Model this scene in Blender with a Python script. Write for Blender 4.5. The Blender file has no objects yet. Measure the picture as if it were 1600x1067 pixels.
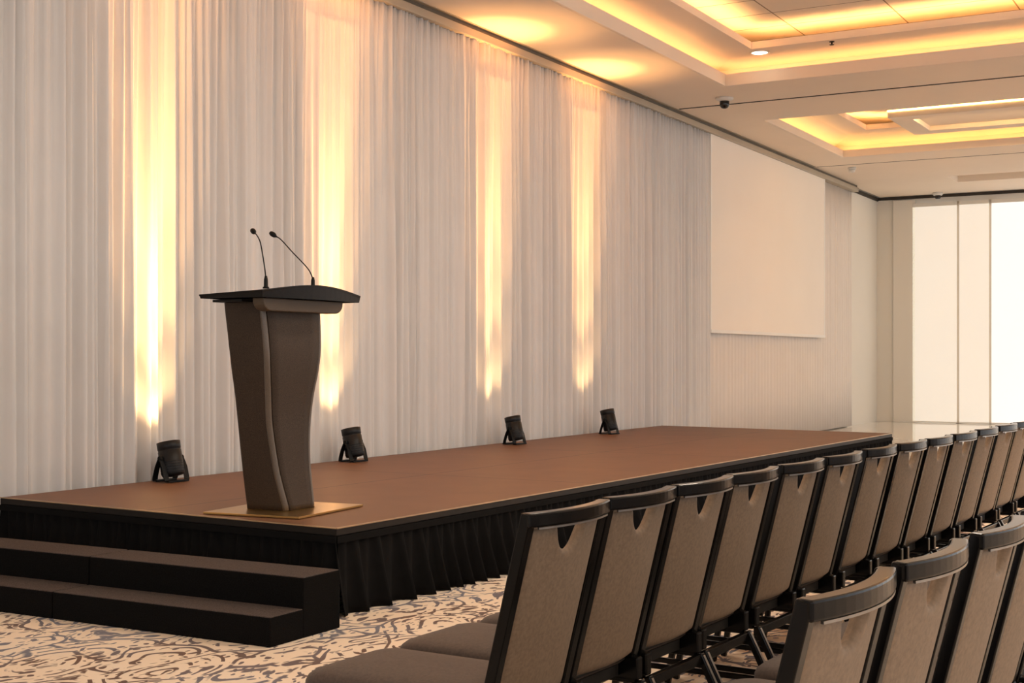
import bpy, bmesh, math, random
from mathutils import Vector, Matrix
R = math.radians
rng = random.Random(7)
SC = bpy.context.scene
COL = SC.collection

# ------------------------------------------------------------------ camera
YAW = R(29.3)
cam_d = bpy.data.cameras.new('camera'); cam = bpy.data.objects.new('camera', cam_d); COL.objects.link(cam)
cam.location = (0, 0, 1.33)
cam.rotation_euler = (R(90), 0, YAW - R(90))
cam_d.sensor_width = 36.0
cam_d.lens = 2117 / 1600 * 36.0
cam_d.shift_y = 26.5 / 1600
cam_d.clip_start = 0.05; cam_d.clip_end = 200
SC.camera = cam

# ------------------------------------------------------------------ world and exposure
w = bpy.data.worlds.new('world'); SC.world = w; w.use_nodes = True
w.node_tree.nodes['Background'].inputs[0].default_value = (0.97, 0.98, 1.0, 1)
w.node_tree.nodes['Background'].inputs[1].default_value = 1.38
SC.view_settings.view_transform = 'Standard'
SC.view_settings.look = 'None'
SC.view_settings.gamma = 1.0
SC.view_settings.use_curve_mapping = False
SC.view_settings.exposure = 0.0

# added overhead fill lights for floor and seats, without fixtures (out of the picture)
for lx in (4.2, 7.4, 10.4):
    for ly in (-3.5, -0.6, 2.4):
        l_ = bpy.data.lights.new('hall_fill', 'AREA'); l_.shape = 'DISK'; l_.size = 0.45; l_.energy = 42; l_.color = (1.0, 0.86, 0.70)
        lo = bpy.data.objects.new('hall_fill', l_); COL.objects.link(lo); lo.location = (lx, ly, 5.05)

WARM = (1.0, 0.52, 0.16)
GOLD = (1.0, 0.60, 0.24)

# ------------------------------------------------------------------ materials
def srgb(r, g, b):
    f = lambda v: (v / 255 / 12.92) if v / 255 <= 0.04045 else ((v / 255 + 0.055) / 1.055) ** 2.4
    return (f(r), f(g), f(b), 1)

def mat(name, base, rough=0.6, metal=0.0, spec=0.5, noise=None, bump=None, sheen=0.0, emit=None, emit_s=0.0, coat=0.0):
    """noise = (scale, amount of value variation); bump = (scale, strength)"""
    m = bpy.data.materials.new(name); m.use_nodes = True
    nt = m.node_tree; b = nt.nodes['Principled BSDF']
    b.inputs['Base Color'].default_value = base
    b.inputs['Roughness'].default_value = rough
    b.inputs['Metallic'].default_value = metal
    b.inputs['Specular IOR Level'].default_value = spec
    if sheen: b.inputs['Sheen Weight'].default_value = sheen
    if coat: b.inputs['Coat Weight'].default_value = coat
    if emit:
        b.inputs['Emission Color'].default_value = (*emit, 1) if len(emit) == 3 else emit
        b.inputs['Emission Strength'].default_value = emit_s
    tc = nt.nodes.new('ShaderNodeTexCoord')
    if noise:
        n = nt.nodes.new('ShaderNodeTexNoise'); n.inputs['Scale'].default_value = noise[0]; n.inputs['Detail'].default_value = 6
        nt.links.new(tc.outputs['Object'], n.inputs['Vector'])
        r = nt.nodes.new('ShaderNodeValToRGB')
        a = noise[1]
        r.color_ramp.elements[0].position = 0.3; r.color_ramp.elements[1].position = 0.7
        r.color_ramp.elements[0].color = (base[0]*(1-a), base[1]*(1-a), base[2]*(1-a), 1)
        r.color_ramp.elements[1].color = (min(1, base[0]*(1+a)), min(1, base[1]*(1+a)), min(1, base[2]*(1+a)), 1)
        nt.links.new(n.outputs['Fac'], r.inputs['Fac']); nt.links.new(r.outputs['Color'], b.inputs['Base Color'])
    if bump:
        n2 = nt.nodes.new('ShaderNodeTexNoise'); n2.inputs['Scale'].default_value = bump[0]; n2.inputs['Detail'].default_value = 4
        nt.links.new(tc.outputs['Object'], n2.inputs['Vector'])
        bp = nt.nodes.new('ShaderNodeBump'); bp.inputs['Strength'].default_value = bump[1]; bp.inputs['Distance'].default_value = 0.004
        nt.links.new(n2.outputs['Fac'], bp.inputs['Height']); nt.links.new(bp.outputs['Normal'], b.inputs['Normal'])
    return m

M = {}
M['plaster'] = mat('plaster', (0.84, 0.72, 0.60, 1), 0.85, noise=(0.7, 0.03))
M['wall'] = mat('wall_paint', (0.80, 0.76, 0.69, 1), 0.8, noise=(0.6, 0.02))
M['dark_gap'] = mat('dark_shadow_gap', (0.05, 0.04, 0.03, 1), 0.8, noise=(4, 0.2))
M['olive_gap'] = mat('olive_reveal', (0.14, 0.115, 0.085, 1), 0.7, noise=(4, 0.2))
M['cornice'] = mat('bronze_cornice', (0.42, 0.36, 0.28, 1), 0.45, noise=(1.2, 0.1))
M['drape'] = mat('white_voile', (0.77, 0.745, 0.725, 1), 0.8, sheen=0.3, noise=(3, 0.02), bump=(300, 0.1))
M['drape_back'] = mat('white_pleated_cloth', (0.80, 0.74, 0.69, 1), 0.85, noise=(3, 0.02), bump=(300, 0.1))
M['screen'] = mat('screen_fabric', (0.92, 0.86, 0.79, 1), 0.75, noise=(0.8, 0.015))
M['screen_edge'] = mat('screen_edge', (0.9, 0.88, 0.84, 1), 0.6, noise=(3, 0.02))
M['skirt'] = mat('black_skirting', (0.006, 0.0055, 0.0055, 1), 0.9, noise=(20, 0.15), spec=0.12)
M['rim'] = mat('dark_rim', (0.014, 0.010, 0.008, 1), 0.5, noise=(8, 0.2), spec=0.25)
M['brass'] = mat('edge_trim_metal', (0.55, 0.40, 0.26, 1), 0.35, metal=0.9, noise=(10, 0.1))
M['step'] = mat('charcoal_carpet_shaded', (0.0075, 0.0068, 0.0066, 1), 0.95, noise=(160, 0.4), bump=(400, 0.5), spec=0.06)  # dark carpet, blackened further for the shade on its upright faces
M['lit_tread'] = mat('charcoal_carpet_lit', (0.085, 0.066, 0.060, 1), 0.9, noise=(160, 0.4), bump=(400, 0.5), spec=0.15)  # same carpet, paler because the light from above is put into the colour
M['lectern'] = mat('bronze_laminate', (0.050, 0.032, 0.021, 1), 0.5, noise=(260, 0.5), bump=(500, 0.3), spec=0.22)
M['lectern_edge'] = mat('bronze_corner_highlight', (0.12, 0.088, 0.064, 1), 0.33, noise=(200, 0.15))  # paler than the body: the corner's highlight is put into the colour
M['desk'] = mat('dark_desk', (0.008, 0.0065, 0.006, 1), 0.45, noise=(60, 0.2), spec=0.2)
M['apron'] = mat('taupe_apron', (0.105, 0.073, 0.050, 1), 0.5, noise=(200, 0.1), spec=0.25)
M['plate'] = mat('brass_plate', (0.55, 0.36, 0.14, 1), 0.28, metal=0.95, noise=(5, 0.08))
M['black'] = mat('black_plastic', (0.007, 0.007, 0.007, 1), 0.5, noise=(40, 0.2), spec=0.2)
M['lampbody'] = mat('lamp_housing', (0.009, 0.009, 0.010, 1), 0.4, noise=(40, 0.2), spec=0.3)
M['frame'] = mat('black_lacquer_metal', (0.0045, 0.0038, 0.0035, 1), 0.2, noise=(30, 0.2), spec=0.24)
M['silver'] = mat('worn_bright_edge', (0.34, 0.31, 0.28, 1), 0.3, metal=0.9, noise=(30, 0.15))
M['pad'] = mat('taupe_back_upholstery', (0.275, 0.186, 0.118, 1), 0.6, noise=(90, 0.16), bump=(700, 0.3), sheen=0.08, spec=0.25)
M['seat'] = mat('brown_seat_upholstery', (0.092, 0.065, 0.052, 1), 0.65, noise=(110, 0.2), bump=(700, 0.3), sheen=0.08, spec=0.25)
M['pan'] = mat('seat_underside', (0.02, 0.018, 0.016, 1), 0.6, noise=(20, 0.2))
M['led'] = mat('led_strip', (1, 0.8, 0.5, 1), 0.5, emit=(1.0, 0.52, 0.19), emit_s=9, noise=(5, 0.01))
M['led_soft'] = mat('led_strip_soft', (1, 0.8, 0.5, 1), 0.5, emit=(1.0, 0.58, 0.18), emit_s=9, noise=(5, 0.01))
M['led_field'] = mat('led_strip_field', (1, 0.8, 0.5, 1), 0.5, emit=(1.0, 0.52, 0.19), emit_s=34, noise=(5, 0.01))
M['led_frame'] = mat('led_strip_frame', (1, 0.8, 0.5, 1), 0.5, emit=(1.0, 0.62, 0.24), emit_s=50, noise=(5, 0.01))
M['mullion'] = mat('mullion_paint', (0.60, 0.53, 0.44, 1), 0.7, noise=(3, 0.05))
M['lens'] = mat('lamp_lens', (1, 0.8, 0.5, 1), 0.2, emit=GOLD, emit_s=6, noise=(5, 0.01))
M['downlight'] = mat('downlight_glow', (1, 0.95, 0.85, 1), 0.3, emit=(1.0, 0.86, 0.66), emit_s=9, noise=(5, 0.01))
M['white_plastic'] = mat('white_plastic', (0.75, 0.72, 0.68, 1), 0.5, noise=(20, 0.03))
M['smoked'] = mat('smoked_dome', (0.015, 0.012, 0.012, 1), 0.12, noise=(20, 0.1))
M['shade_a'] = mat('roller_shade_fabric', (0.85, 0.82, 0.76, 1), 0.9, emit=(1.0, 0.93, 0.81), emit_s=0.46, noise=(0.8, 0.02))
M['shade_b'] = mat('roller_shade_fabric_bright', (0.85, 0.84, 0.82, 1), 0.9, emit=(1.0, 0.97, 0.92), emit_s=0.72, noise=(0.8, 0.02))

def tile_material():
    m = bpy.data.materials.new('acoustic_tiles'); m.use_nodes = True
    nt = m.node_tree; b = nt.nodes['Principled BSDF']; b.inputs['Roughness'].default_value = 0.85
    tc = nt.nodes.new('ShaderNodeTexCoord')
    br = nt.nodes.new('ShaderNodeTexBrick')
    br.offset = 0.0; br.squash = 1.0
    br.inputs['Scale'].default_value = 1.0
    br.inputs['Brick Width'].default_value = 0.62; br.inputs['Row Height'].default_value = 1.24
    br.inputs['Mortar Size'].default_value = 0.009; br.inputs['Mortar Smooth'].default_value = 0.1
    br.inputs['Color1'].default_value = (0.84, 0.74, 0.62, 1); br.inputs['Color2'].default_value = (0.80, 0.70, 0.58, 1)
    br.inputs['Mortar'].default_value = (0.26, 0.19, 0.13, 1)
    nt.links.new(tc.outputs['Object'], br.inputs['Vector']); nt.links.new(br.outputs['Color'], b.inputs['Base Color'])
    return m
M['washed_floor'] = mat('window_washed_floor', (0.86, 0.80, 0.72, 1), 0.07, noise=(1.5, 0.03))  # carpet washed out by window light, put in as a pale glossy floor
M['tiles'] = tile_material()

def carpet_material():
    m = bpy.data.materials.new('patterned_carpet'); m.use_nodes = True
    nt = m.node_tree; L = nt.links.new; b = nt.nodes['Principled BSDF']
    b.inputs['Roughness'].default_value = 0.95; b.inputs['Specular IOR Level'].default_value = 0.15
    N = lambda t: nt.nodes.new('ShaderNode' + t)
    def math_(op, a, c=None, v=None):
        n = N('Math'); n.operation = op
        if hasattr(a, 'links'): L(a, n.inputs[0])
        else: n.inputs[0].default_value = a
        if c is not None: L(c, n.inputs[1])
        if v is not None: n.inputs[1].default_value = v
        return n.outputs[0]
    def ramp(fac, stops):
        n = N('ValToRGB'); cr = n.color_ramp
        while len(cr.elements) > 1: cr.elements.remove(cr.elements[-1])
        cr.elements[0].position = stops[0][0]; cr.elements[0].color = (stops[0][1],)*3 + (1,)
        for p, v in stops[1:]:
            e = cr.elements.new(p); e.color = (v, v, v, 1)
        L(fac, n.inputs['Fac']); return n.outputs['Color']
    tc = N('TexCoord')
    # warp the floor coordinates so that outlines curl like leaves
    def warp(scale, amp, detail=2):
        wn = N('TexNoise'); wn.inputs['Scale'].default_value = scale; wn.inputs['Detail'].default_value = detail
        L(tc.outputs['Object'], wn.inputs['Vector'])
        sub = N('VectorMath'); sub.operation = 'SUBTRACT'; L(wn.outputs['Color'], sub.inputs[0]); sub.inputs[1].default_value = (0.5, 0.5, 0.5)
        scl = N('VectorMath'); scl.operation = 'SCALE'; L(sub.outputs[0], scl.inputs[0]); scl.inputs['Scale'].default_value = amp
        add = N('VectorMath'); add.operation = 'ADD'; L(tc.outputs['Object'], add.inputs[0]); L(scl.outputs[0], add.inputs[1])
        return add.outputs[0]
    def mapped(vec, rot, sc):
        mp = N('Mapping'); mp.inputs['Rotation'].default_value = (0, 0, rot); mp.inputs['Scale'].default_value = sc
        L(vec, mp.inputs['Vector']); return mp.outputs[0]
    def voro(vec, feature, scale, rnd=1.0):
        v = N('TexVoronoi'); v.feature = feature; v.inputs['Scale'].default_value = scale; v.inputs['Randomness'].default_value = rnd
        L(vec, v.inputs['Vector']); return v
    def noise(vec, scale, detail=2):
        n = N('TexNoise'); n.inputs['Scale'].default_value = scale; n.inputs['Detail'].default_value = detail
        L(vec, n.inputs['Vector']); return n.outputs['Fac']
    soft = warp(1.7, 0.42); curl = warp(4.5, 0.2)
    cells = mapped(soft, 0.6, (1.0, 1.6, 1.0))
    # paisley leaves: nested, broken outlines round each cell centre
    rings = math_('SINE', math_('MULTIPLY', voro(cells, 'F1', 1.75).outputs['Distance'], v=44.0))
    brk = noise(curl, 8.0)
    rmask = math_('MULTIPLY', ramp(rings, [(0.55, 0.0), (0.68, 1.0)]), ramp(brk, [(0.46, 0.0), (0.50, 1.0)]))
    edge = math_('MULTIPLY', ramp(voro(cells, 'DISTANCE_TO_EDGE', 1.75).outputs['Distance'], [(0.016, 1.0), (0.026, 0.0)]), ramp(noise(soft, 5.0), [(0.40, 0.0), (0.45, 1.0)]))
    # short brush strokes, two directions
    patch = noise(tc.outputs['Object'], 2.4)
    st1 = ramp(voro(mapped(curl, -0.5, (1.0, 2.4, 1.0)), 'F1', 11.5, 0.9).outputs['Distance'], [(0.27, 1.0), (0.31, 0.0)])
    st2 = ramp(voro(mapped(curl, 0.9, (0.8, 2.4, 1.0)), 'F1', 11.5, 0.9).outputs['Distance'], [(0.27, 1.0), (0.31, 0.0)])
    smask = math_('MAXIMUM', math_('MULTIPLY', st1, ramp(patch, [(0.46, 0.0), (0.50, 1.0)])), math_('MULTIPLY', st2, ramp(patch, [(0.46, 1.0), (0.50, 0.0)])))
    # larger filled leaf blades here and there
    blade = math_('MULTIPLY', ramp(voro(mapped(soft, 0.3, (1.0, 2.2, 1.0)), 'F1', 5.0).outputs['Distance'], [(0.21, 1.0), (0.24, 0.0)]), ramp(noise(tc.outputs['Object'], 1.7), [(0.50, 0.0), (0.53, 1.0)]))
    tot = math_('MAXIMUM', math_('MAXIMUM', rmask, edge), math_('MAXIMUM', smask, blade))
    # dark yarn drifts between brown and slate blue
    hue = N('TexNoise'); hue.inputs['Scale'].default_value = 1.1; L(tc.outputs['Object'], hue.inputs['Vector'])
    dark = N('MixRGB'); L(ramp(hue.outputs['Fac'], [(0.42, 0.0), (0.6, 1.0)]), dark.inputs['Fac'])
    dark.inputs['Color1'].default_value = (0.17, 0.11, 0.09, 1); dark.inputs['Color2'].default_value = (0.21, 0.21, 0.25, 1)
    base = N('MixRGB'); L(noise(tc.outputs['Object'], 1.3), base.inputs['Fac'])
    base.inputs['Color1'].default_value = (0.86, 0.69, 0.52, 1); base.inputs['Color2'].default_value = (0.90, 0.79, 0.67, 1)
    fin = N('MixRGB'); L(tot, fin.inputs['Fac']); L(base.outputs[0], fin.inputs['Color1']); L(dark.outputs[0], fin.inputs['Color2'])
    L(fin.outputs[0], b.inputs['Base Color'])
    pile = N('TexNoise'); pile.inputs['Scale'].default_value = 350; L(tc.outputs['Object'], pile.inputs['Vector'])
    bp = N('Bump'); bp.inputs['Strength'].default_value = 0.4; bp.inputs['Distance'].default_value = 0.004
    L(pile.outputs['Fac'], bp.inputs['Height']); L(bp.outputs['Normal'], b.inputs['Normal'])
    return m
M['carpet'] = carpet_material()

def stage_material():
    m = bpy.data.materials.new('stage_deck_panels'); m.use_nodes = True
    nt = m.node_tree; L = nt.links.new; b = nt.nodes['Principled BSDF']
    tc = nt.nodes.new('ShaderNodeTexCoord')
    mp = nt.nodes.new('ShaderNodeMapping'); mp.inputs['Rotation'].default_value = (0, 0, R(2.0)); L(tc.outputs['Object'], mp.inputs['Vector'])
    br = nt.nodes.new('ShaderNodeTexBrick'); br.offset = 0.0; br.squash = 1.0
    br.inputs['Scale'].default_value = 1.0; br.inputs['Brick Width'].default_value = 2.9; br.inputs['Row Height'].default_value = 1.45
    br.inputs['Mortar Size'].default_value = 0.006
    br.inputs['Color1'].default_value = (0.215, 0.098, 0.050, 1); br.inputs['Color2'].default_value = (0.195, 0.090, 0.047, 1)
    br.inputs['Mortar'].default_value = (0.02, 0.012, 0.009, 1)
    L(mp.outputs[0], br.inputs['Vector'])
    n = nt.nodes.new('ShaderNodeTexNoise'); n.inputs['Scale'].default_value = 3.0; n.inputs['Detail'].default_value = 8
    L(tc.outputs['Object'], n.inputs['Vector'])
    mx = nt.nodes.new('ShaderNodeMixRGB'); mx.blend_type = 'MULTIPLY'; mx.inputs['Fac'].default_value = 0.35
    L(br.outputs['Color'], mx.inputs['Color1']); L(n.outputs['Fac'], mx.inputs['Color2']); L(mx.outputs[0], b.inputs['Base Color'])
    b.inputs['Roughness'].default_value = 0.5; b.inputs['Specular IOR Level'].default_value = 0.35
    return m
M['deck'] = stage_material()

# ------------------------------------------------------------------ mesh helpers
class MB:
    def __init__(s): s.v = []; s.f = []; s.sm = []
    def add(s, vs, fs, smooth=False):
        o = len(s.v); s.v += [tuple(p) for p in vs]
        s.f += [tuple(i + o for i in f) for f in fs]; s.sm += [smooth] * len(fs)
        return s
    def box(s, x0, x1, y0, y1, z0, z1):
        vs = [(x, y, z) for z in (z0, z1) for x, y in ((x0, y0), (x1, y0), (x1, y1), (x0, y1))]
        return s.add(vs, [(3, 2, 1, 0), (4, 5, 6, 7), (0, 1, 5, 4), (1, 2, 6, 5), (2, 3, 7, 6), (3, 0, 4, 7)])
    def prism(s, poly, z0, z1):
        n = len(poly)
        return s.add([(x, y, z0) for x, y in poly] + [(x, y, z1) for x, y in poly],
                     [tuple(range(n - 1, -1, -1)), tuple(range(n, 2 * n))] + [(i, (i + 1) % n, n + (i + 1) % n, n + i) for i in range(n)])
    def bar(s, a, b, wx, wy, up=(0, 0, 1)):
        """square section bar from a to b"""
        a, b = Vector(a), Vector(b); d = (b - a).normalized(); u = Vector(up)
        if abs(d.dot(u)) > 0.98: u = Vector((0, 1, 0))
        x = d.cross(u).normalized(); y = x.cross(d).normalized()
        vs = []
        for p in (a, b):
            for i, j in ((-1, -1), (1, -1), (1, 1), (-1, 1)): vs.append(p + x * (wx / 2 * i) + y * (wy / 2 * j))
        return s.add(vs, [(0, 1, 2, 3), (7, 6, 5, 4), (0, 4, 5, 1), (1, 5, 6, 2), (2, 6, 7, 3), (3, 7, 4, 0)])
    def sweep(s, pts, wx, wy, up=(0, 0, 1)):
        """rectangular section swept along pts"""
        pts = [Vector(p) for p in pts]; n = len(pts); vs = []
        for i, p in enumerate(pts):
            d = (pts[min(i + 1, n - 1)] - pts[max(i - 1, 0)]).normalized(); u = Vector(up)
            x = d.cross(u).normalized(); y = x.cross(d).normalized()
            for a, b in ((-1, -1), (1, -1), (1, 1), (-1, 1)): vs.append(p + x * (wx / 2 * a) + y * (wy / 2 * b))
        fs = [(0, 1, 2, 3), tuple(4 * (n - 1) + k for k in (3, 2, 1, 0))]
        for i in range(n - 1):
            for k in range(4):
                fs.append((4 * i + k, 4 * i + 4 + k, 4 * i + 4 + (k + 1) % 4, 4 * i + (k + 1) % 4))
        return s.add(vs, fs)
    def tube(s, pts, rad, seg=10, closed=False):
        pts = [Vector(p) for p in pts]; n = len(pts); vs = []
        rads = rad if isinstance(rad, (list, tuple)) else [rad] * n
        ref = None
        for i, p in enumerate(pts):
            d = (pts[(i + 1) % n] - pts[i - 1]) if closed else (pts[min(i + 1, n - 1)] - pts[max(i - 1, 0)])
            d.normalize()
            if ref is None: ref = Vector((0, 0, 1)) if abs(d.z) < 0.9 else Vector((1, 0, 0))
            x = d.cross(ref).normalized(); y = x.cross(d).normalized(); ref = y
            for k in range(seg):
                a = 2 * math.pi * k / seg; vs.append(p + (x * math.cos(a) + y * math.sin(a)) * rads[i])
        fs = []
        m = n if closed else n - 1
        for i in range(m):
            for k in range(seg):
                fs.append((i * seg + k, i * seg + (k + 1) % seg, ((i + 1) % n) * seg + (k + 1) % seg, ((i + 1) % n) * seg + k))
        if not closed: fs += [tuple(range(seg - 1, -1, -1)), tuple(range((n - 1) * seg, n * seg))]
        return s.add(vs, fs, True)
    def lathe(s, prof, seg=32, mtx=None, smooth=True):
        """prof = [(r, z)...] spun round z; mtx places it"""
        mtx = mtx or Matrix(); vs = []; n = len(prof)
        for r, z in prof:
            for k in range(seg):
                a = 2 * math.pi * k / seg; vs.append(mtx @ Vector((r * math.cos(a), r * math.sin(a), z)))
        fs = []
        for i in range(n - 1):
            for k in range(seg): fs.append((i * seg + k, i * seg + (k + 1) % seg, (i + 1) * seg + (k + 1) % seg, (i + 1) * seg + k))
        s.add(vs, fs, smooth)
        o = len(s.v) - n * seg
        s.f += [tuple(o + k for k in range(seg - 1, -1, -1)), tuple(o + (n - 1) * seg + k for k in range(seg))]; s.sm += [False, False]
        return s
    def loops(s, rings, cap=True, smooth=True):
        n = len(rings[0]); vs = [p for r in rings for p in r]; fs = []
        for i in range(len(rings) - 1):
            for k in range(n): fs.append((i * n + k, i * n + (k + 1) % n, (i + 1) * n + (k + 1) % n, (i + 1) * n + k))
        if cap: fs += [tuple(range(n - 1, -1, -1)), tuple((len(rings) - 1) * n + k for k in range(n))]
        return s.add(vs, fs, smooth)
    def grid(s, P, smooth=True):
        r, c = len(P), len(P[0])
        return s.add([p for row in P for p in row], [(i * c + j, i * c + j + 1, (i + 1) * c + j + 1, (i + 1) * c + j) for i in range(r - 1) for j in range(c - 1)], smooth)
    def build(s, name, m, parent=None, bevel=0.0, solid=0.0, recalc=True):
        me = bpy.data.meshes.new(name); me.from_pydata(s.v, [], s.f)
        me.polygons.foreach_set('use_smooth', s.sm)
        if recalc:
            bm = bmesh.new(); bm.from_mesh(me); bmesh.ops.recalc_face_normals(bm, faces=bm.faces); bm.to_mesh(me); bm.free()
        me.materials.append(M[m]); me.update()
        o = bpy.data.objects.new(name, me); COL.objects.link(o)
        if parent: o.parent = parent
        if solid:
            md = o.modifiers.new('solidify', 'SOLIDIFY'); md.thickness = solid; md.offset = 0
        if bevel:
            md = o.modifiers.new('bevel', 'BEVEL'); md.width = bevel; md.segments = 2; md.limit_method = 'ANGLE'; md.angle_limit = R(40)
        return o

def tag(o, label=None, cat=None, group=None, kind=None):
    if label: o['label'] = label
    if cat: o['category'] = cat
    if group: o['group'] = group
    if kind: o['kind'] = kind
    return o
def empty(name, loc, rz=0, **k):
    o = bpy.data.objects.new(name, None); COL.objects.link(o); o.location = loc; o.rotation_euler = (0, 0, rz)
    return tag(o, **k)
def struct(o): o['kind'] = 'structure'; return o
def copy_tree(o, parent=None):
    c = o.copy(); COL.objects.link(c)
    if parent: c.parent = parent
    for ch in [x for x in KIDS if x.parent == o]: copy_tree(ch, c)
    return c
KIDS = []

ZS = 4.70      # soffit height
WALL = 7.25    # face of the long wall
FAR = 28.6     # face of the window wall

# ------------------------------------------------------------------ room
struct(MB().box(-8, 29, -9, 7.6, -0.1, 0).build('floor', 'carpet'))
struct(MB().box(17.8, 29, -9, 7.6, 0, 0.004).build('floor', 'washed_floor'))  # pale sheet over the carpet, standing in for window glare
struct(MB().box(-8, 28.75, WALL, WALL + 0.15, 0, 5.4).build('wall_left', 'wall'))
fw = MB(); fw.box(FAR, FAR + 0.15, 6.52, WALL, 0, 5.4); fw.box(FAR, FAR + 0.15, -9, 6.52, 4.54, 5.4); fw.box(FAR + 0.05, FAR + 0.15, -9, 6.52, 0, 0.03)
struct(fw.build('wall_far', 'wall'))
struct(MB().box(FAR - 0.06, FAR, 6.44, 6.90, 0, 4.62).build('trim_2', 'wall', bevel=0.01))

# soffit slabs with the two shadow-gap tracks, the coffers are the openings
T1 = (3.0, 15.95, -6.0, 5.93)    # first coffer x0,x1,y0,y1
T2 = (18.45, 22.55, -6.0, 6.30)  # second coffer
T3 = (25.8, 26.75, -6.0, 5.24)   # little recess near the windows
cl = MB(); Z1 = ZS + 0.06
cl.box(-8, 17.05, T1[3], 7.0, ZS, Z1); cl.box(T1[1], 17.05, -9, T1[3], ZS, Z1); cl.box(-8, T1[0], -9, T1[3], ZS, Z1); cl.box(T1[0], T1[1], -9, T1[2], ZS, Z1)
cl.box(17.12, 23.42, T2[3], 7.0, ZS, Z1); cl.box(17.12, T2[0], -9, T2[3], ZS, Z1); cl.box(T2[1], 23.42, -9, T2[3], ZS, Z1)
cl.box(23.47, FAR - 0.08, T3[3], 7.16, ZS, Z1); cl.box(23.47, T3[0], -9, T3[3], ZS, Z1); cl.box(T3[1], FAR - 0.08, -9, T3[3], ZS, Z1)
cl.box(T3[0], T3[1], -9, T3[3], ZS + 0.16, ZS + 0.2); cl.box(T3[0] - .02, T3[0], -9, T3[3] + .02, ZS + .06, ZS + .2); cl.box(T3[1], T3[1] + .02, -9, T3[3] + .02, ZS + .06, ZS + .2); cl.box(T3[0], T3[1], T3[3], T3[3] + .02, ZS + .06, ZS + .2)
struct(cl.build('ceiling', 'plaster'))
gp = MB(); gp.box(-8, FAR, -9, 7.3, 5.30, 5.4); gp.box(17.0, 17.17, -9, 7.0, ZS + 0.09, ZS + 0.12); gp.box(23.38, 23.5, -9, 7.0, ZS + 0.09, ZS + 0.12); gp.box(17.10, 17.119, -9, 7.0, ZS + 0.001, ZS + 0.09); gp.box(23.455, 23.469, -9, 7.0, ZS + 0.001, ZS + 0.09)  # slot linings coloured dark to stand for the shade in the gaps
gp.box(FAR - 0.10, FAR, -9, 7.2, ZS + 0.08, ZS + 0.1)
struct(gp.build('ceiling', 'dark_gap'))

def coffer(T, zt, inset, lip, board):
    x0, x1, y0, y1 = T
    lp = MB()   # upstand lip round the opening
    t = 0.03
    lp.box(x1 - t, x1, y0, y1, ZS, ZS + lip); lp.box(x0, x0 + t, y0, y1, ZS, ZS + lip); lp.box(x0 + t, x1 - t, y1 - t, y1, ZS, ZS + lip); lp.box(x0 + t, x1 - t, y0, y0 + t, ZS, ZS + lip)
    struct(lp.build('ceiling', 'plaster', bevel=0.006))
    # sloped cove faces rising inwards from behind the lip, then a flat border
    def ring(d, z): return [(x0 + d, y0 + d, z), (x1 - d, y0 + d, z), (x1 - d, y1 - d, z), (x0 + d, y1 - d, z)]
    rs = [ring(-0.22, ZS + 0.06), ring(-0.22, ZS + lip + 0.10), ring(inset, zt), ring(inset + board, zt), ring(inset + board, zt + 0.085)]
    cv = MB()
    for a, b in zip(rs[:-1], rs[1:]):
        for k in range(4): cv.add([a[k], a[(k + 1) % 4], b[(k + 1) % 4], b[k]], [(0, 1, 2, 3)])
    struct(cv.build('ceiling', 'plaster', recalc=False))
    return inset + board

d1 = coffer(T1, ZS + 0.30, 0.12, 0.15, 0.42)
struct(MB().add([(T1[0] + d1 - 1.0, T1[2] + d1 - 1.0, ZS + .56), (T1[1] - d1 + 1.0, T1[2] + d1 - 1.0, ZS + .56), (T1[1] - d1 + 1.0, T1[3] - d1 + 1.0, ZS + .56), (T1[0] + d1 - 1.0, T1[3] - d1 + 1.0, ZS + .56)], [(3, 2, 1, 0)]).build('ceiling', 'tiles', recalc=False))
d2 = coffer(T2, ZS + 0.34, 0.15, 0.12, 0.4)
struct(MB().add([(T2[0] + d2 - 1.0, T2[2] + d2 - 1.0, ZS + .58), (T2[1] - d2 + 1.0, T2[2] + d2 - 1.0, ZS + .58), (T2[1] - d2 + 1.0, T2[3] - d2 + 1.0, ZS + .58), (T2[0] + d2 - 1.0, T2[3] - d2 + 1.0, ZS + .58)], [(3, 2, 1, 0)]).build('ceiling', 'tiles', recalc=False))

# light strips lying in the coves behind the lips
def strips(T, m, lip):
    x0, x1, y0, y1 = T; z = ZS + lip - 0.05
    s = MB()
    s.box(x1 + 0.05, x1 + 0.08, y0, y1, z, z + 0.02); s.box(x0, x1, y1 + 0.05, y1 + 0.08, z, z + 0.02)
    return s
def field_strips(T, d, zt, m, name):
    x0, x1, y0, y1 = T; s = MB(); z = ZS + zt + 0.03
    s.box(x1 - d + 0.06, x1 - d + 0.09, y0 + d, y1 - d, z, z + 0.02); s.box(x0 + d, x1 - d, y1 - d + 0.06, y1 - d + 0.09, z, z + 0.02)
    return struct(s.build(name, m))
field_strips(T1, d1, 0.30, 'led_field', 'trim_7'); field_strips(T2, d2, 0.34, 'led_field', 'trim_8')
o = struct(strips(T1, 'led', 0.15).build('trim_3', 'led'))
o = struct(strips(T2, 'led_soft', 0.12).build('trim_4', 'led_soft'))

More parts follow.
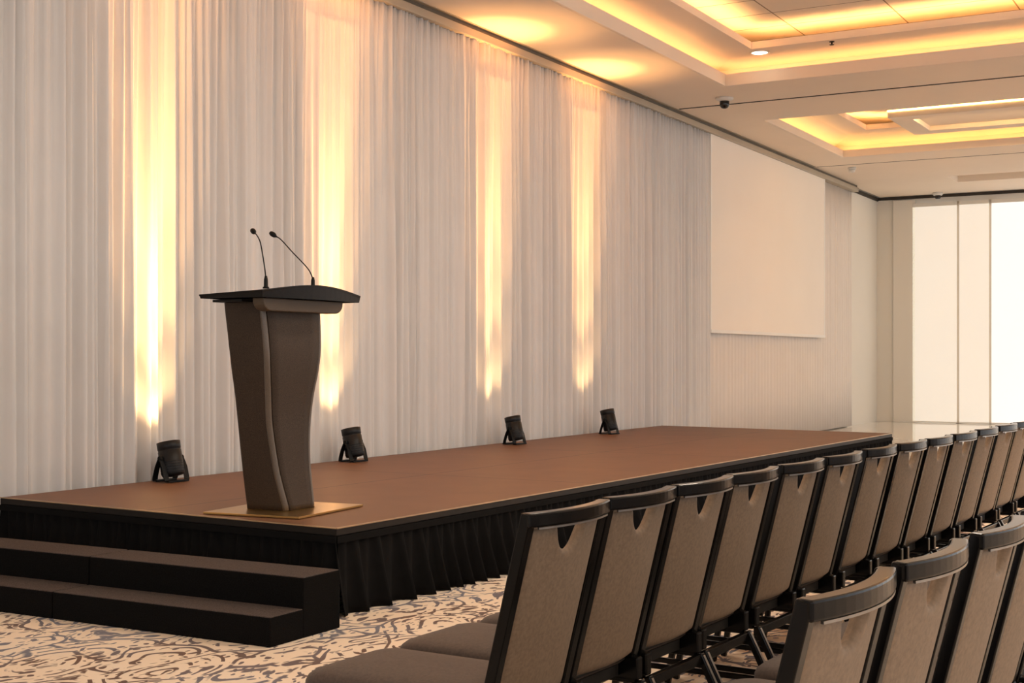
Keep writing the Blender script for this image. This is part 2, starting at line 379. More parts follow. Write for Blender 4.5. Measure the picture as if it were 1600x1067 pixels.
# hanging light ring inside the second coffer
RX0, RX1, RY = 19.6, 21.3, 4.82
ringo = empty('hanging_light_frame', (RX0, RY, ZS + 0.08), label='pale rectangular light frame hung inside the second ceiling coffer, glowing inside', cat='ceiling light')
b = MB(); zz0, zz1 = 0.0, 0.09; X1, Y0r, tk = RX1 - RX0, -10.0, 0.30
b.box(0, tk, Y0r, 0, zz0, zz1); b.box(X1 - tk, X1, Y0r, 0, zz0, zz1); b.box(tk, X1 - tk, -tk, 0, zz0, zz1)
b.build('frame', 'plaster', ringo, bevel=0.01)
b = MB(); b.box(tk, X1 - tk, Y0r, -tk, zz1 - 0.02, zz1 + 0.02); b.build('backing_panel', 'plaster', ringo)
b = MB(); b.box(tk, tk + 0.03, Y0r, -tk, zz0 + 0.02, zz1 - 0.03); b.build('light_strip', 'led_frame', ringo)
b = MB(); b.box(-0.012, 0.0, Y0r, 0, zz1 - 0.004, zz1 + 0.02); b.build('light_strip', 'led_soft', ringo)

# cornice / curtain track along the long wall
tr = MB(); tr.box(-8, 23.42, 7.0, 7.16, ZS - 0.005, Z1); tr.box(-8, 26.3, 7.02, 7.20, ZS - 0.13, ZS - 0.05)
struct(tr.build('trim_1', 'cornice', bevel=0.008))
struct(MB().box(-8, 26.3, 7.05, WALL, ZS - 0.05, ZS - 0.005).build('trim_5', 'olive_gap'))
tr = MB(); tr.box(26.3, FAR, WALL - 0.03, WALL, ZS - 0.07, ZS); tr.box(FAR - 0.03, FAR, -9, WALL - 0.03, ZS - 0.06, ZS)
struct(tr.build('trim_6', 'dark_gap'))

# window openings closed by glowing roller shades
shades = [(5.615, 6.50, 'shade_a', 'cream roller shade nearest the room corner, narrowest of the glowing window shades'),
          (4.985, 5.565, 'shade_a', 'glowing white roller shade second from the far room corner, between two thin gaps'),
          (-9, 4.935, 'shade_b', 'brightest white roller shade at the right edge of the window wall')]
for y0, y1, m_, lb in shades:
    r_ = empty('roller_shade', (FAR - 0.06, (y0 + y1) / 2, 0.008), label=lb, cat='window shade', group='roller shades on the window wall')
    h = (y1 - y0) / 2
    MB().box(0, 0.008, -h, h, 0.03, 4.45).build('shade_cloth', m_, r_)
    MB().box(-0.012, 0.02, -h, h, 0.0, 0.03).build('bottom_bar', 'screen_edge', r_, bevel=0.004)
    MB().box(-0.03, 0.035, -h, h, 4.45, 4.53).build('head_box', 'wall', r_, bevel=0.01)
wf = MB()
for y in (5.5875, 4.9625): wf.box(FAR - 0.02, FAR + 0.12, y - 0.06, y + 0.06, 0.01, 4.54)
struct(wf.build('window_1', 'mullion'))

# ------------------------------------------------------------------ drapes
def vnoise(x, seed):
    i = math.floor(x); f = x - i; f = f * f * (3 - 2 * f)
    h = lambda n: math.modf(abs(math.sin((n + seed) * 127.1) * 43758.5453))[0]
    return h(i) * (1 - f) + h(i + 1) * f

def drape(name, x0, x1, y, z0, z1, label, m_, pitch=0.085, amp=0.045, dx=0.011, rows=14, irregular=0.9, grp=None, hem=True):
    n = int((x1 - x0) / dx); P = []
    for r in range(rows + 1):
        t = r / rows; z = z0 + (z1 - z0) * t; row = []
        for i in range(n + 1):
            x = x0 + (x1 - x0) * i / n
            ph = x / pitch + irregular * 3.0 * vnoise(x * 2.3, 3.1) + irregular * 1.1 * vnoise(x * 6.1 + t * 0.5, 9.7)
            wob = 0.25 * vnoise(x * 1.7 + t * 1.3, 5.0) * irregular
            a = amp * (0.55 + 0.9 * vnoise(x * 3.7, 21.3) * irregular)
            fine = math.sin(2 * math.pi * (ph + wob))
            fine = math.copysign(abs(fine) ** 0.65, fine)
            broad = math.sin(2 * math.pi * (ph * 0.37 + wob * 1.5 + 0.3))
            gath = math.sin(2 * math.pi * (x / (pitch * 0.52) + 2.2 * vnoise(x * 4.0, 33)))
            top = t ** 3
            yy = a * (fine * (0.65 - 0.25 * top) + 0.75 * broad * (1 - 0.7 * top) * irregular + 0.5 * gath * top)
            row.append((x, y + yy, z))
        P.append(row)
    o = MB().grid(P).build(name, m_, recalc=False, solid=0.003)
    tag(o, label, 'drape', grp)
    return o
DG = 'white drapes along the long wall'
drape('wall_drape', 4.6, 17.94, 7.09, 0.02, ZS - 0.13, 'broad white pleated drape behind the stage, washed by four golden uplight beams', 'drape', grp=DG)
drape('wall_drape', 17.952, 18.44, 7.088, 0.02, ZS - 0.12, 'narrow white drape strip between the broad stage drape and the projection screen', 'drape', grp=DG, irregular=0.5)
drape('wall_drape', 18.30, 26.30, 7.16, 0.02, ZS - 0.12, 'evenly pleated pinkish drape behind, beneath and right of the projection screen', 'drape_back', pitch=0.155, amp=0.032, dx=0.015, rows=5, irregular=0.13, grp=DG)

# projection screen hung on the wall
sc = empty('projection_screen', (18.43, 7.06, 1.70), label='large blank cream projection screen hanging on the wall beyond the stage', cat='projection screen')
SWD = 24.15 - 18.43
MB().box(0.05, SWD - 0.05, 0.0, 0.012, 0.05, ZS - 0.13 - 1.70).build('screen_cloth', 'screen', sc)
MB().box(0, SWD, -0.012, 0.024, 0, 0.05).build('bottom_bar', 'screen_edge', sc, bevel=0.006)
MB().box(0, 0.05, -0.004, 0.016, 0.05, ZS - 0.13 - 1.70).build('side_border', 'screen_edge', sc)
MB().box(SWD - 0.05, SWD, -0.004, 0.016, 0.05, ZS - 0.13 - 1.70).build('side_border', 'screen_edge', sc)

# ------------------------------------------------------------------ stage
HS = 0.455
A, B_, C_, D_ = Vector((5.653, 4.21)), Vector((5.866, 6.99)), Vector((16.343, 6.94)), Vector((15.981, 3.874))   # front-left, back-left, back-right, front-right
stage = empty('stage', (A.x, A.y, 0), label='long low stage with brown deck and black pleated skirt along the draped wall', cat='stage')
rel = lambda p: (p.x - A.x, p.y - A.y)
def inset_quad(d):
    c = (A + B_ + C_ + D_) / 4
    return [rel(p + (c - p).normalized() * d) for p in (A, D_, C_, B_)]
MB().prism(inset_quad(0.012), HS - 0.035, HS).build('deck', 'deck', stage)
MB().prism([rel(A), rel(D_), rel(C_), rel(B_)], HS - 0.042, HS - 0.006).build('rim', 'rim', stage, bevel=0.003)
et = MB()
for p, q in ((A, D_), (A, B_), (D_, C_)):
    a, b = rel(p), rel(q); et.bar((a[0], a[1], HS - 0.002), (b[0], b[1], HS - 0.001), 0.010, 0.006)
et.build('edge_trim', 'brass', stage)
for fx in (0.06, 0.35, 0.65, 0.94):   # legs behind the skirt
    for fy in (0.08, 0.92):
        p = (A * (1 - fx) + D_ * fx) * (1 - fy) + (B_ * (1 - fx) + C_ * fx) * fy
        x, y = rel(p); MB().box(x - 0.03, x + 0.03, y - 0.03, y + 0.03, 0, HS - 0.042).build('support_leg', 'rim', stage)

def skirt(p, q, out, pitch, flare, seed, c0=0.0, c1=0.0):
    Ld = (q - p).length; d = (q - p) / Ld; n = max(8, int(Ld / 0.012)); P = []; rows = 8
    for r in range(rows + 1):
        t = r / rows; z = (HS - 0.042) * (1 - t) + 0.004 * t; row = []
        for i in range(n + 1):
            s_ = Ld * i / n
            ph = s_ / pitch + 1.1 * vnoise(s_ * 2.1, seed) + 0.5 * vnoise(s_ * 5.3, seed + 4)
            k = (ph % 1.0)
            saw = (math.sin(2 * math.pi * ph) * 0.6 + math.sin(4 * math.pi * ph + 0.8) * 0.25 + (1 - k) * 0.35)
            o_ = -0.012 + 0.010 * math.sin(2 * math.pi * ph * 2) * (1 - t) + flare * (t ** 1.2) * (0.45 + 0.55 * saw * (0.6 + 0.8 * vnoise(s_ * 3.3, seed + 8)))
            slide = t * 0.035 * math.sin(2 * math.pi * (ph + 0.2))
            fl = 0
            if c0 and s_ < 0.25: fl = -c0 * t * (1 - s_ / 0.25)
            if c1 and s_ > Ld - 0.25: fl = c1 * t * (1 - (Ld - s_) / 0.25)
            pt = p + d * (s_ + slide * min(1, s_ / 0.2, (Ld - s_) / 0.2) + fl) + out * o_
            x, y = rel(pt); row.append((x, y, z))
        P.append(row)
    return MB().grid(P)
nf = Vector(((D_ - A).y, -(D_ - A).x)).normalized()
nl = Vector((-(B_ - A).y, (B_ - A).x)).normalized()
nr = Vector(((C_ - D_).y, -(C_ - D_).x)).normalized()
e = 0.01
skirt(A + nl * e, D_ + nr * e, nf, 0.155, 0.10, 2.0).build('skirt', 'skirt', stage, recalc=False, solid=0.004)
skirt(A, B_, nl, 0.17, 0.06, 11.0).build('skirt', 'skirt', stage, recalc=False, solid=0.004)
skirt(D_, C_, nr, 0.16, 0.06, 17.0).build('skirt', 'skirt', stage, recalc=False, solid=0.004)
MB().bar((*rel(A + nf * 0.004), HS - 0.062), (*rel(D_ + nf * 0.004), HS - 0.062), 0.008, 0.036).build('skirt_header', 'skirt', stage)
MB().bar((*rel(A + nl * 0.004), HS - 0.062), (*rel(B_ + nl * 0.004), HS - 0.062), 0.008, 0.036).build('skirt_header', 'skirt', stage)

# ------------------------------------------------------------------ two carpeted step units along the stage's short side
def steps(y0, y1, label):
    r_ = empty('stage_steps', (4.885, y0, 0), label=label, cat='steps', group='carpeted two-tier step units')
    Ln = y1 - y0
    MB().box(0, 0.245, 0, Ln, 0, 0.137).build('lower_step', 'step', r_, bevel=0.006)
    MB().box(0.245, 0.535, 0, Ln, 0, 0.286).build('upper_step', 'step', r_, bevel=0.006)
    MB().box(0.004, 0.243, 0.004, Ln - 0.004, 0.132, 0.140).build('lit_tread', 'lit_tread', r_, bevel=0.003)  # pale top sheets carry the light falling on the steps
    MB().box(0.249, 0.531, 0.004, Ln - 0.004, 0.281, 0.289).build('lit_tread', 'lit_tread', r_, bevel=0.003)
steps(4.015, 5.430, 'black carpeted two-tier step unit by the stage corner, its end face showing')
steps(5.438, 6.85, 'black carpeted two-tier step unit running out at the left edge, beyond the seam')

# ------------------------------------------------------------------ lectern
LX, LY = 6.16, 5.0
lec = empty('lectern', (LX, LY, HS + 0.003), label='bronze curved lectern with dark desk top standing at the front of the stage', cat='lectern')
prof = [(0.010, 6.028, 6.292, 4.837, 5.138), (0.119, 6.014, 6.306, 4.860, 5.143), (0.227, 6.001, 6.319, 4.884, 5.148), (0.371, 5.986, 6.334, 4.902, 5.154),
        (0.516, 5.967, 6.353, 4.910, 5.156), (0.66, 5.949, 6.371, 4.902, 5.160), (0.821, 5.921, 6.399, 4.886, 5.163), (0.946, 5.907, 6.413, 4.882, 5.170), (1.22, 5.894, 6.426, 4.902, 5.194)]
def interp(z):
    # Catmull-Rom through the profile rows
    for i in range(len(prof) - 1):
        if prof[i][0] <= z <= prof[i + 1][0] + 1e-6:
            p0, p1, p2, p3 = prof[max(i - 1, 0)], prof[i], prof[i + 1], prof[min(i + 2, len(prof) - 1)]
            t = (z - p1[0]) / (p2[0] - p1[0])
            return [0.5 * (2 * p1[k] + (p2[k] - p0[k]) * t + (2 * p0[k] - 5 * p1[k] + 4 * p2[k] - p3[k]) * t * t + (3 * p1[k] - p0[k] - 3 * p2[k] + p3[k]) * t ** 3) for k in range(1, 5)]
def rrect(xl, xr, yf, yb, z, rf, seg=5):
    pts = []
    for cx, cy, a0 in ((xr - rf, yb - rf, 0), (xl + rf, yb - rf, 90), (xl + rf, yf + rf, 180), (xr - rf, yf + rf, 270)):
        for k in range(seg + 1):
            a = R(a0 + 90 * k / seg); pts.append((cx + rf * math.cos(a) - LX, cy + rf * math.sin(a) - LY, z))
    return pts
rings = []; fro = []
for i in range(41):
    z = 0.012 + (1.212 - 0.012) * i / 40
    xl, xr, yf, yb = interp(z)
    rings.append(rrect(xl, xr, yf + 0.004, yb, z, 0.028))
    fro.append((xl, xr, yf, z))
MB().loops(rings).build('body', 'lectern', lec)
# front cladding panel (S curve) laid on the body, with rounded long edges
P = [[(xl - LX + 0.03 + (xr - xl - 0.06) * k / 6, yf - LY, z) for k in range(7)] for xl, xr, yf, z in fro]
MB().grid(P).build('front_panel', 'lectern', lec, recalc=False, solid=0.008)
cr = MB()
cr.tube([(xl - LX + 0.017, yf - LY + 0.017, z) for xl, xr, yf, z in fro], 0.0185, 12)
cr.build('corner_moulding', 'lectern_edge', lec)
cr = MB(); cr.tube([(xr - LX - 0.017, yf - LY + 0.017, z) for xl, xr, yf, z in fro], 0.0185, 12)
cr.build('corner_moulding', 'lectern_edge', lec)
# base plate on the deck
ca, sa = math.cos(R(6)), math.sin(R(6))
pl = [(-0.35, -0.33), (0.35, -0.33), (0.35, 0.30), (-0.35, 0.30)]
MB().prism([(x * ca - y * sa + 0.0, x * sa + y * ca - 0.03) for x, y in pl], 0.0, 0.012).build('base_plate', 'plate', lec, bevel=0.002)
# apron under the desk, rounded lower corners
ap = []
for k in range(7): a = R(180 + 90 * k / 6); ap.append((5.80 + 0.07 + 0.07 * math.cos(a), 1.135 + 0.06 + 0.06 * math.sin(a)))
for k in range(7): a = R(270 + 90 * k / 6); ap.append((6.53 - 0.07 + 0.07 * math.cos(a), 1.135 + 0.06 + 0.06 * math.sin(a)))
ap += [(6.53, 1.207), (5.80, 1.207)]
n = len(ap); mbp = MB()
mbp.add([(x - LX, 4.815 - LY, z) for x, z in ap] + [(x - LX, 4.893 - LY, z) for x, z in ap], [tuple(range(n)), tuple(range(2 * n - 1, n - 1, -1))] + [(i, i + n, (i + 1) % n + n, (i + 1) % n) for i in range(n)])
mbp.build('apron', 'apron', lec, bevel=0.006)
# desk top: bowed front edge, sloping down to the speaker
def desk_z(x, y):
    t = min(1, max(0, (x - 5.745) / 0.905)); f = (5.22 - y) / 0.445
    return 1.234 + 0.018 * f + 0.034 * math.sin(math.pi * t) * max(0, f) ** 1.5
def desk_ring(d, lvl):
    pts = []
    for k in range(17):
        t = k / 16; x = 5.745 + d + (0.905 - 2 * d) * t; pts.append((x, 4.775 + d - 0.045 * math.sin(math.pi * t)))
    for k in range(5): pts.append((6.65 - d + 0.0025 * k, 4.86 + (0.36 - d) * k / 4))
    for k in range(1, 9): pts.append((6.66 - d - (0.925 - 2 * d) * k / 8, 5.22 - d))
    for k in range(1, 4): pts.append((5.735 + d + 0.002 * k, 5.22 - d - 0.36 * k / 4))
    return [(x - LX, y - LY, 1.206 if lvl == 0 else desk_z(x, y) + lvl) for x, y in pts]
MB().loops([desk_ring(0.012, 0), desk_ring(0.0, -0.012), desk_ring(0.0, -0.005), desk_ring(0.006, 0.0), desk_ring(0.06, 0.0), desk_ring(0.12, 0.0), desk_ring(0.2, 0.0)], smooth=False).build('desk_top', 'desk', lec)
MB().box(5.79 - LX, 5.90 - LX, 4.96 - LY, 5.17 - LY, 1.186, 1.2).build('shelf', 'desk', lec)

def gooseneck(bx, by, dirx, diry, pts, label):
    """pts = (reach, height) along the neck; the microphone stands on the desk"""
    zb = HS + 0.003 + desk_z(bx, by)
    r_ = empty('gooseneck_microphone', (bx, by, zb), label=label, cat='microphone', group='gooseneck microphones on the lectern')
    l = math.hypot(dirx, diry); dirx /= l; diry /= l
    MB().lathe([(0.018, 0), (0.018, 0.006), (0.012, 0.012), (0.011, 0.05), (0.0065, 0.07)], 20).build('base', 'black', r_)
    q = [Vector((dirx * a, diry * a, h)) for a, h in pts]
    # smooth the neck
    sm = []
    for i in range(len(q) - 1):
        p0, p1, p2, p3 = q[max(i - 1, 0)], q[i], q[i + 1], q[min(i + 2, len(q) - 1)]
        for k in range(6):
            t = k / 6; sm.append(0.5 * (2 * p1 + (p2 - p0) * t + (2 * p0 - 5 * p1 + 4 * p2 - p3) * t * t + (3 * p1 - p0 - 3 * p2 + p3) * t ** 3))
    sm.append(q[-1])
    MB().tube(sm, 0.0036, 8).build('neck', 'black', r_)
    d = (q[-1] - q[-2]).normalized(); mt = Matrix.Translation(q[-1]) @ d.to_track_quat('Z', 'Y').to_matrix().to_4x4()
    MB().lathe([(0.004, -0.010), (0.008, 0.0), (0.0135, 0.008), (0.0155, 0.020), (0.0145, 0.034), (0.010, 0.044), (0.003, 0.048)], 20, mt).build('windscreen', 'black', r_)
gooseneck(5.876, 4.86, 0.5, 0.86, [(0, 0.05), (0.018, 0.11), (0.05, 0.185), (0.09, 0.262), (0.14, 0.303), (0.185, 0.324)], 'left gooseneck microphone on the lectern, with the straighter upright neck')
gooseneck(6.285, 4.85, -0.05, 1.0, [(0, 0.05), (0.012, 0.085), (0.045, 0.13), (0.145, 0.22), (0.225, 0.295), (0.265, 0.318)], 'right gooseneck microphone on the lectern, with the neck leaning far over')

# ------------------------------------------------------------------ uplights on the stage, against the drape
LAMPS = [(7.214, 6.83, 'cylindrical black uplight behind the lectern, leftmost of the four on the stage'),
         (9.363, 6.80, 'cylindrical black uplight just right of the lectern, second from the left'),
         (12.062, 6.74, 'cylindrical black uplight at the middle of the stage, third from the left'),
         (14.234, 6.70, 'cylindrical black uplight farthest along the stage, nearest the projection screen')]
def uplight(x, y, label, rz, k):
    r_ = empty('stage_uplight', (x, y, HS + 0.003), rz, label=label, cat='uplight', group='uplights on the stage')
    tilt = Matrix.Translation((0, 0, 0.155)) @ Matrix.Rotation(R(-13), 4, 'X')
    MB().lathe([(0.04, -0.122), (0.076, -0.116), (0.082, -0.10), (0.082, 0.06), (0.079, 0.062), (0.079, 0.070), (0.082, 0.073), (0.083, 0.125), (0.075, 0.127), (0.073, 0.10)], 36, tilt).build('housing', 'lampbody', r_)
    MB().lathe([(0.060, 0.0985), (0.060, 0.1035)], 28, tilt).build('lens', 'lens', r_)
    fins = MB()
    for i in range(5):
        z = -0.095 + i * 0.018; fins.lathe([(0.0810, z), (0.0835, z + 0.002), (0.0835, z + 0.006), (0.0810, z + 0.008)], 32, tilt)
    fins.build('cooling_fins', 'lampbody', r_)
    yk = MB()   # double bracket: two bent flat legs each side joined on the deck
    for s in (-1, 1):
        yk.sweep([(s * 0.090, 0.0, 0.175), (s * 0.093, 0.035, 0.10), (s * 0.093, 0.056, 0.034), (s * 0.090, 0.062, 0.012)], 0.006, 0.044, (1, 0, 0))
        yk.sweep([(s * 0.090, 0.0, 0.175), (s * 0.093, -0.04, 0.10), (s * 0.093, -0.058, 0.034), (s * 0.090, -0.066, 0.012)], 0.006, 0.044, (1, 0, 0))
    yk.box(-0.092, 0.092, -0.088, -0.046, 0.0, 0.012); yk.box(-0.092, 0.092, 0.042, 0.084, 0.0, 0.012)
    yk.build('bracket', 'black', r_)
    for s in (-1, 1):
        mt = Matrix.Translation((s * 0.090, 0, 0.165)) @ Matrix.Rotation(R(90 * s), 4, 'Y')
        MB().lathe([(0.02, -0.014), (0.02, 0.012), (0.016, 0.018)], 16, mt).build('knob', 'black', r_)
    # the lamp's own light: a tight core grazing the drape and a softer wash going up
    hd = r_.matrix_basis @ tilt
    for nm, en, half, ang, c_ in (('flood', 36, 36, 26, (1.0, 0.58, 0.24)), ('beam', 470, 20.5, 3.8, (1.0, 0.50, 0.18)), ('core', 2500, 10.5, 3.0, (1.0, 0.43, 0.14)), ('wash', 300, 15.5, 0.0, (1.0, 0.50, 0.14))):
        l_ = bpy.data.lights.new('uplight_' + nm, 'SPOT'); l_.energy = en * k; l_.color = c_
        l_.spot_size = R(2 * half); l_.spot_blend = 1.0; l_.shadow_soft_size = 0.04
        lo = bpy.data.objects.new('uplight_' + nm, l_); COL.objects.link(lo); lo.parent = r_
        lo.location = tilt @ Vector((0, 0, 0.14))
        dv = Vector((0, math.sin(R(ang)), math.cos(R(ang))))
        lo.rotation_euler = (-dv).to_track_quat('Z', 'Y').to_euler()
for i, (x, y, lb) in enumerate(LAMPS): uplight(x, y, lb, R(-6), (1.0, 0.9, 0.85, 0.85)[i])

# ------------------------------------------------------------------ banquet chairs
YT = -0.36   # local y of the top of the back
def back_y(z): return YT + (0.945 - z) * 0.25
def bow(x): return -0.032 * (1 - (x / 0.20) ** 2)
def make_chair():
    r_ = empty('banquet_chair', (0, 0, 0))
    # seat cushion
    def ring(ins, z, f=0.0):
        x0, x1, y0, y1 = -0.203 + ins, 0.203 - ins, -0.215 + ins, 0.398 - ins + f
        pts = []
        for cx, cy, a0, rr in ((x1, y1, 0, 0.085), (x0, y1, 90, 0.085), (x0, y0, 180, 0.04), (x1, y0, 270, 0.04)):
            rr = max(rr - ins * 0.6, 0.01)
            sx = -1 if cx > 0 else 1; sy = -1 if cy > 0 else 1
            for k in range(7):
                a = R(a0 + 90 * k / 6); pts.append((cx + sx * rr + rr * math.cos(a), cy + sy * rr + rr * math.sin(a)))
        return [(x, y, z + 0.014 - 0.010 * max(0, (y - 0.24) / 0.16) ** 2) for x, y in pts]
    MB().loops([ring(0.012, 0.388), ring(0.002, 0.396), ring(0.0, 0.412), ring(0.001, 0.432), ring(0.008, 0.446), ring(0.022, 0.456), ring(0.05, 0.464), ring(0.10, 0.469), ring(0.17, 0.471)]).build('seat', 'seat', r_)
    seat = bpy.data.objects[-1] if False else [o for o in COL.objects if o.parent == r_][-1]
    MB().tube([Vector(p) for p in ring(-0.002, 0.404)], 0.0045, 6, True).build('piping', 'pan', seat)
    MB().prism([(x * 0.94, y * 0.94 + 0.0) for x, y, z in ring(0.0, 0)], 0.366, 0.400).build('seat_pan', 'pan', r_)
    # upholstered back with a scooped hand hold in its top edge
    nu, nv, hw, zb = 48, 34, 0.180, 0.432
    def ztop(x):
        q = abs(x) / 0.072
        return 0.908 - (0.072 * (1 - q ** 2.2) ** 0.75 if q < 1 else 0)
    F, Bk = [], []
    for j in range(nv + 1):
        fr_, bk_ = [], []
        for i in range(nu + 1):
            x = -hw + 2 * hw * i / nu; zt = ztop(x)
            v = j / nv; v = v * v * (3 - 2 * v) * 0.35 + v * 0.65
            z = zb + (zt - zb) * v
            ed = min(hw - abs(x), z - zb, zt - z)
            if abs(x) < 0.1: ed = min(ed, max(0, math.hypot(x, max(0, 0.908 - z)) - 0.045) if False else ed)
            t = 0.003 + 0.012 * math.sqrt(max(0, 1 - (1 - min(1, max(ed, 0) / 0.028)) ** 2))
            yc = back_y(z) + 0.85 * bow(x) + 0.010
            fr_.append((x, yc + t * 1.3, z)); bk_.append((x, yc - t, z))
        F.append(fr_); Bk.append(bk_)
    mb = MB(); mb.grid(F); mb.grid(Bk)
    nF = (nu + 1) * (nv + 1); ij = lambda j, i: j * (nu + 1) + i
    per = [(0, i) for i in range(nu)] + [(j, nu) for j in range(nv)] + [(nv, i) for i in range(nu, 0, -1)] + [(j, 0) for j in range(nv, 0, -1)]
    for a in range(len(per)):
        p, q = per[a], per[(a + 1) % len(per)]
        mb.f.append((ij(*p), ij(*q), ij(*q) + nF, ij(*p) + nF)); mb.sm.append(True)
    mb.build('backrest', 'pad', r_)
    # frame of the back
    for s in (-1, 1):
        pts = [(s * 0.191, back_y(z), z) for z in (0.945, 0.80, 0.65, 0.50, 0.40)] + [(s * 0.191, -0.215, 0.375)]
        MB().sweep(pts, 0.030, 0.034, (1, 0, 0)).build('back_post', 'frame', r_, bevel=0.004)
    n = 14; pts = []
    for i in range(n + 1):
        x = -0.206 + 0.412 * i / n; pts.append((x, YT + bow(x) * 1.0, 0.930))
    rail = MB().sweep(pts, 0.036, 0.036).build('top_rail', 'frame', r_, bevel=0.005)
    pts = []
    for i in range(n + 1):
        x = -0.180 + 0.36 * i / n; pts.append((x, YT + bow(x) - 0.014, 0.909))
    MB().sweep(pts, 0.006, 0.005).build('trim_strip', 'silver', rail)
    # brackets where the back meets the seat
    for s in (-1, 1):
        MB().box(s * 0.186 - 0.018, s * 0.186 + 0.018, -0.265, -0.17, 0.355, 0.425).build('back_bracket', 'frame', r_, bevel=0.006)
    # under frame
    sf = MB()
    sf.bar((-0.19, 0.22, 0.354), (0.19, 0.22, 0.354), 0.022, 0.022)
    for s in (-1, 1): sf.bar((s * 0.19, -0.25, 0.354), (s * 0.19, 0.26, 0.354), 0.022, 0.022)
    sf.build('seat_frame', 'frame', r_, bevel=0.003)
    MB().bar((-0.200, -0.262, 0.335), (0.200, -0.262, 0.335), 0.022, 0.034).build('rear_rail', 'frame', r_, bevel=0.004)
    for s in (-1, 1):
        lg = MB().bar((s * 0.190, -0.262, 0.352), (s * 0.192, -0.44, 0.0), 0.024, 0.024, (1, 0, 0)).build('leg', 'frame', r_, bevel=0.004)
        MB().bar((s * 0.190 + 0.0, -0.2765, 0.349), (s * 0.192, -0.4525, 0.006), 0.012, 0.003, (0, 1, 0)).build('worn_edge', 'silver', lg)
        MB().bar((s * 0.190, 0.225, 0.352), (s * 0.192, 0.285, 0.0), 0.024, 0.024, (1, 0, 0)).build('leg', 'frame', r_, bevel=0.004)
        MB().bar((s * 0.191, -0.345, 0.185), (s * 0.191, 0.25, 0.185), 0.016, 0.020).build('stretcher', 'frame', r_, bevel=0.003)
    return r_
proto = make_chair()
def tree(o):
    out = [o]
    for c in [x for x in COL.objects if x.parent == o]: out += tree(c)
    return out
KIDS = tree(proto)[1:]

words = 'first second third fourth fifth sixth seventh eighth ninth tenth eleventh twelfth thirteenth fourteenth'.split()
RZ = R(-2.66)
ends = []
def put(chair, X, Yb, rz):
    # (X, Yb) = world position of the back rail's middle
    c, s = math.cos(rz), math.sin(rz)
    chair.location = (X - (0 * c - YT * s), Yb - (0 * s + YT * c), 0); chair.rotation_euler = (0, 0, rz)
front = [(3.135, 1.595), (3.583, 1.586), (4.022, 1.566), (4.455, 1.553), (4.93, 1.53), (5.405, 1.507), (5.91, 1.487), (6.36, 1.455), (6.81, 1.425), (7.27, 1.395), (7.79, 1.375), (8.29, 1.352), (8.77, 1.332), (9.25, 1.31)]
for i, (X, Yb) in enumerate(front):
    ch = proto if i == 0 else copy_tree(proto)
    put(ch, X, Yb, RZ + R(rng.uniform(-0.8, 0.8)) if i else RZ)
    if i == 0: lb = 'taupe banquet chair at the near left end of the row by the stage'
    elif i == len(front) - 1: lb = 'taupe banquet chair farthest away in the row by the stage, at the right edge'
    else: lb = 'taupe banquet chair, %s from the near left end of the row by the stage' % words[i]
    tag(ch, lb, 'chair', 'banquet chairs in the row by the stage')
back = [(2.305, 0.632), (2.775, 0.594), (3.285, 0.552), (3.80, 0.525), (4.26, 0.50), (4.73, 0.48), (5.20, 0.46), (5.67, 0.44), (6.14, 0.42), (6.61, 0.395), (7.08, 0.375), (7.55, 0.355)]
for i, (X, Yb) in enumerate(back):
    ch = copy_tree(proto)
    put(ch, X, Yb, R(-4.2) if i < 2 else R(-3))
    if i == 0: lb = 'taupe banquet chair nearest the camera, first of the row behind the front row'
    elif i == len(back) - 1: lb = 'taupe banquet chair farthest away in the row behind the front row'
    else: lb = 'taupe banquet chair, %s from the camera in the row behind the front row' % words[i]
    tag(ch, lb, 'chair', 'banquet chairs in the second row')

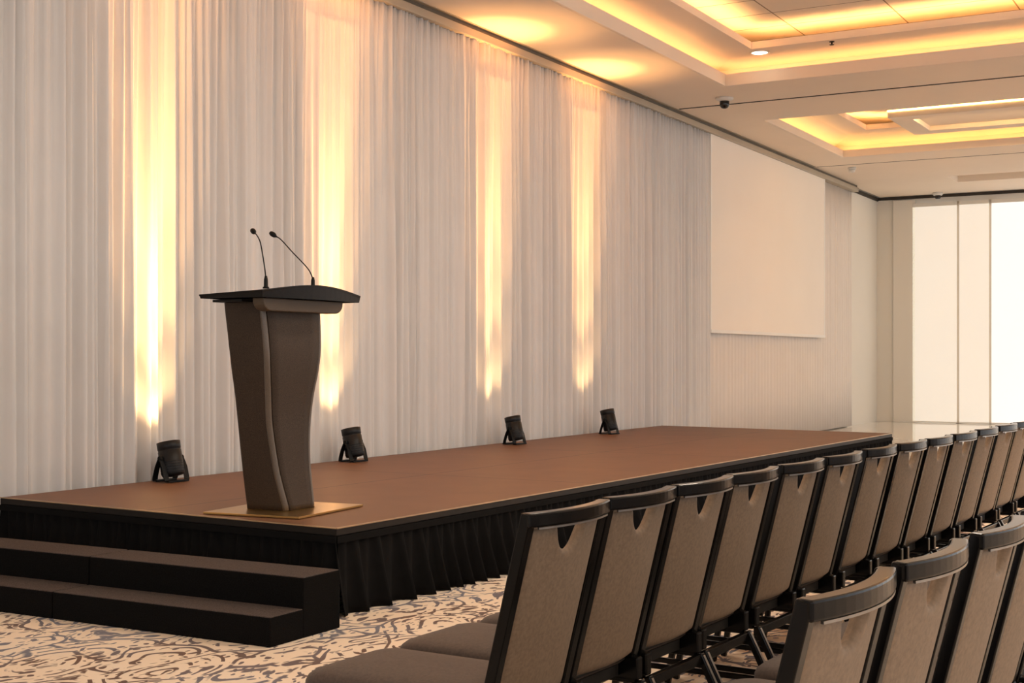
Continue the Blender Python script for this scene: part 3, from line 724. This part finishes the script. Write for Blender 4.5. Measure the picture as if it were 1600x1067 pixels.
# ------------------------------------------------------------------ fittings on the ceiling
dc = empty('dome_camera', (16.63, 6.18, ZS), label='small dark dome security camera on the soffit beside the first coffer corner', cat='security camera')
MB().lathe([(0.115, 0), (0.115, -0.018), (0.085, -0.035), (0.066, -0.045)], 28).build('base', 'white_plastic', dc)
MB().lathe([(0.062, -0.045), (0.062, -0.085), (0.055, -0.112), (0.038, -0.132), (0.015, -0.14)], 28).build('dome', 'smoked', dc)
def detector(x, y, z, label):
    r_ = empty('smoke_detector', (x, y, z), label=label, cat='smoke detector', group='smoke detectors')
    MB().lathe([(0.07, 0), (0.07, -0.03)], 24).build('base', 'white_plastic', r_)
    MB().lathe([(0.055, -0.03), (0.055, -0.06), (0.045, -0.085), (0.02, -0.09)], 24).build('sensor_head', 'white_plastic', r_)
detector(23.80, 6.47, ZS, 'small pale smoke detector on the soffit above the projection screen end')
dv = empty('ceiling_speaker_pod', (28.25, 5.93, ZS), label='small grey round fitting on the soffit just before the window wall', cat='ceiling fitting')
MB().lathe([(0.10, 0), (0.10, -0.04), (0.08, -0.06)], 24).build('base', 'white_plastic', dv)
MB().lathe([(0.06, -0.06), (0.06, -0.10), (0.04, -0.13)], 24).build('head', 'smoked', dv)
zb1 = ZS + 0.30
def downlight(x, y, z, label, glow):
    r_ = empty('ceiling_downlight', (x, y, z), label=label, cat='downlight', group='recessed downlights')
    MB().lathe([(0.115, 0.0), (0.115, -0.008), (0.095, -0.010), (0.095, 0.0)], 32).build('ring', 'white_plastic', r_)
    MB().lathe([(0.093, -0.002), (0.093, -0.006)], 32).build('diffuser', glow, r_)
    return r_
downlight(15.62, 5.36, zb1, 'round glowing downlight in the border of the first tiled coffer', 'downlight')
downlight(20.9, 5.72, ZS + 0.58, 'tiny downlight glowing in the second coffer near its left border', 'downlight')
sp = empty('fire_sprinkler', (15.5, 4.45, ZS + 0.30), label='tiny dark sprinkler head under the tiled coffer, right of the downlight', cat='sprinkler')
MB().lathe([(0.03, 0), (0.03, -0.006), (0.01, -0.01), (0.01, -0.035)], 16).build('stem', 'black', sp)
MB().lathe([(0.028, -0.035), (0.028, -0.039)], 16).build('deflector', 'black', sp)
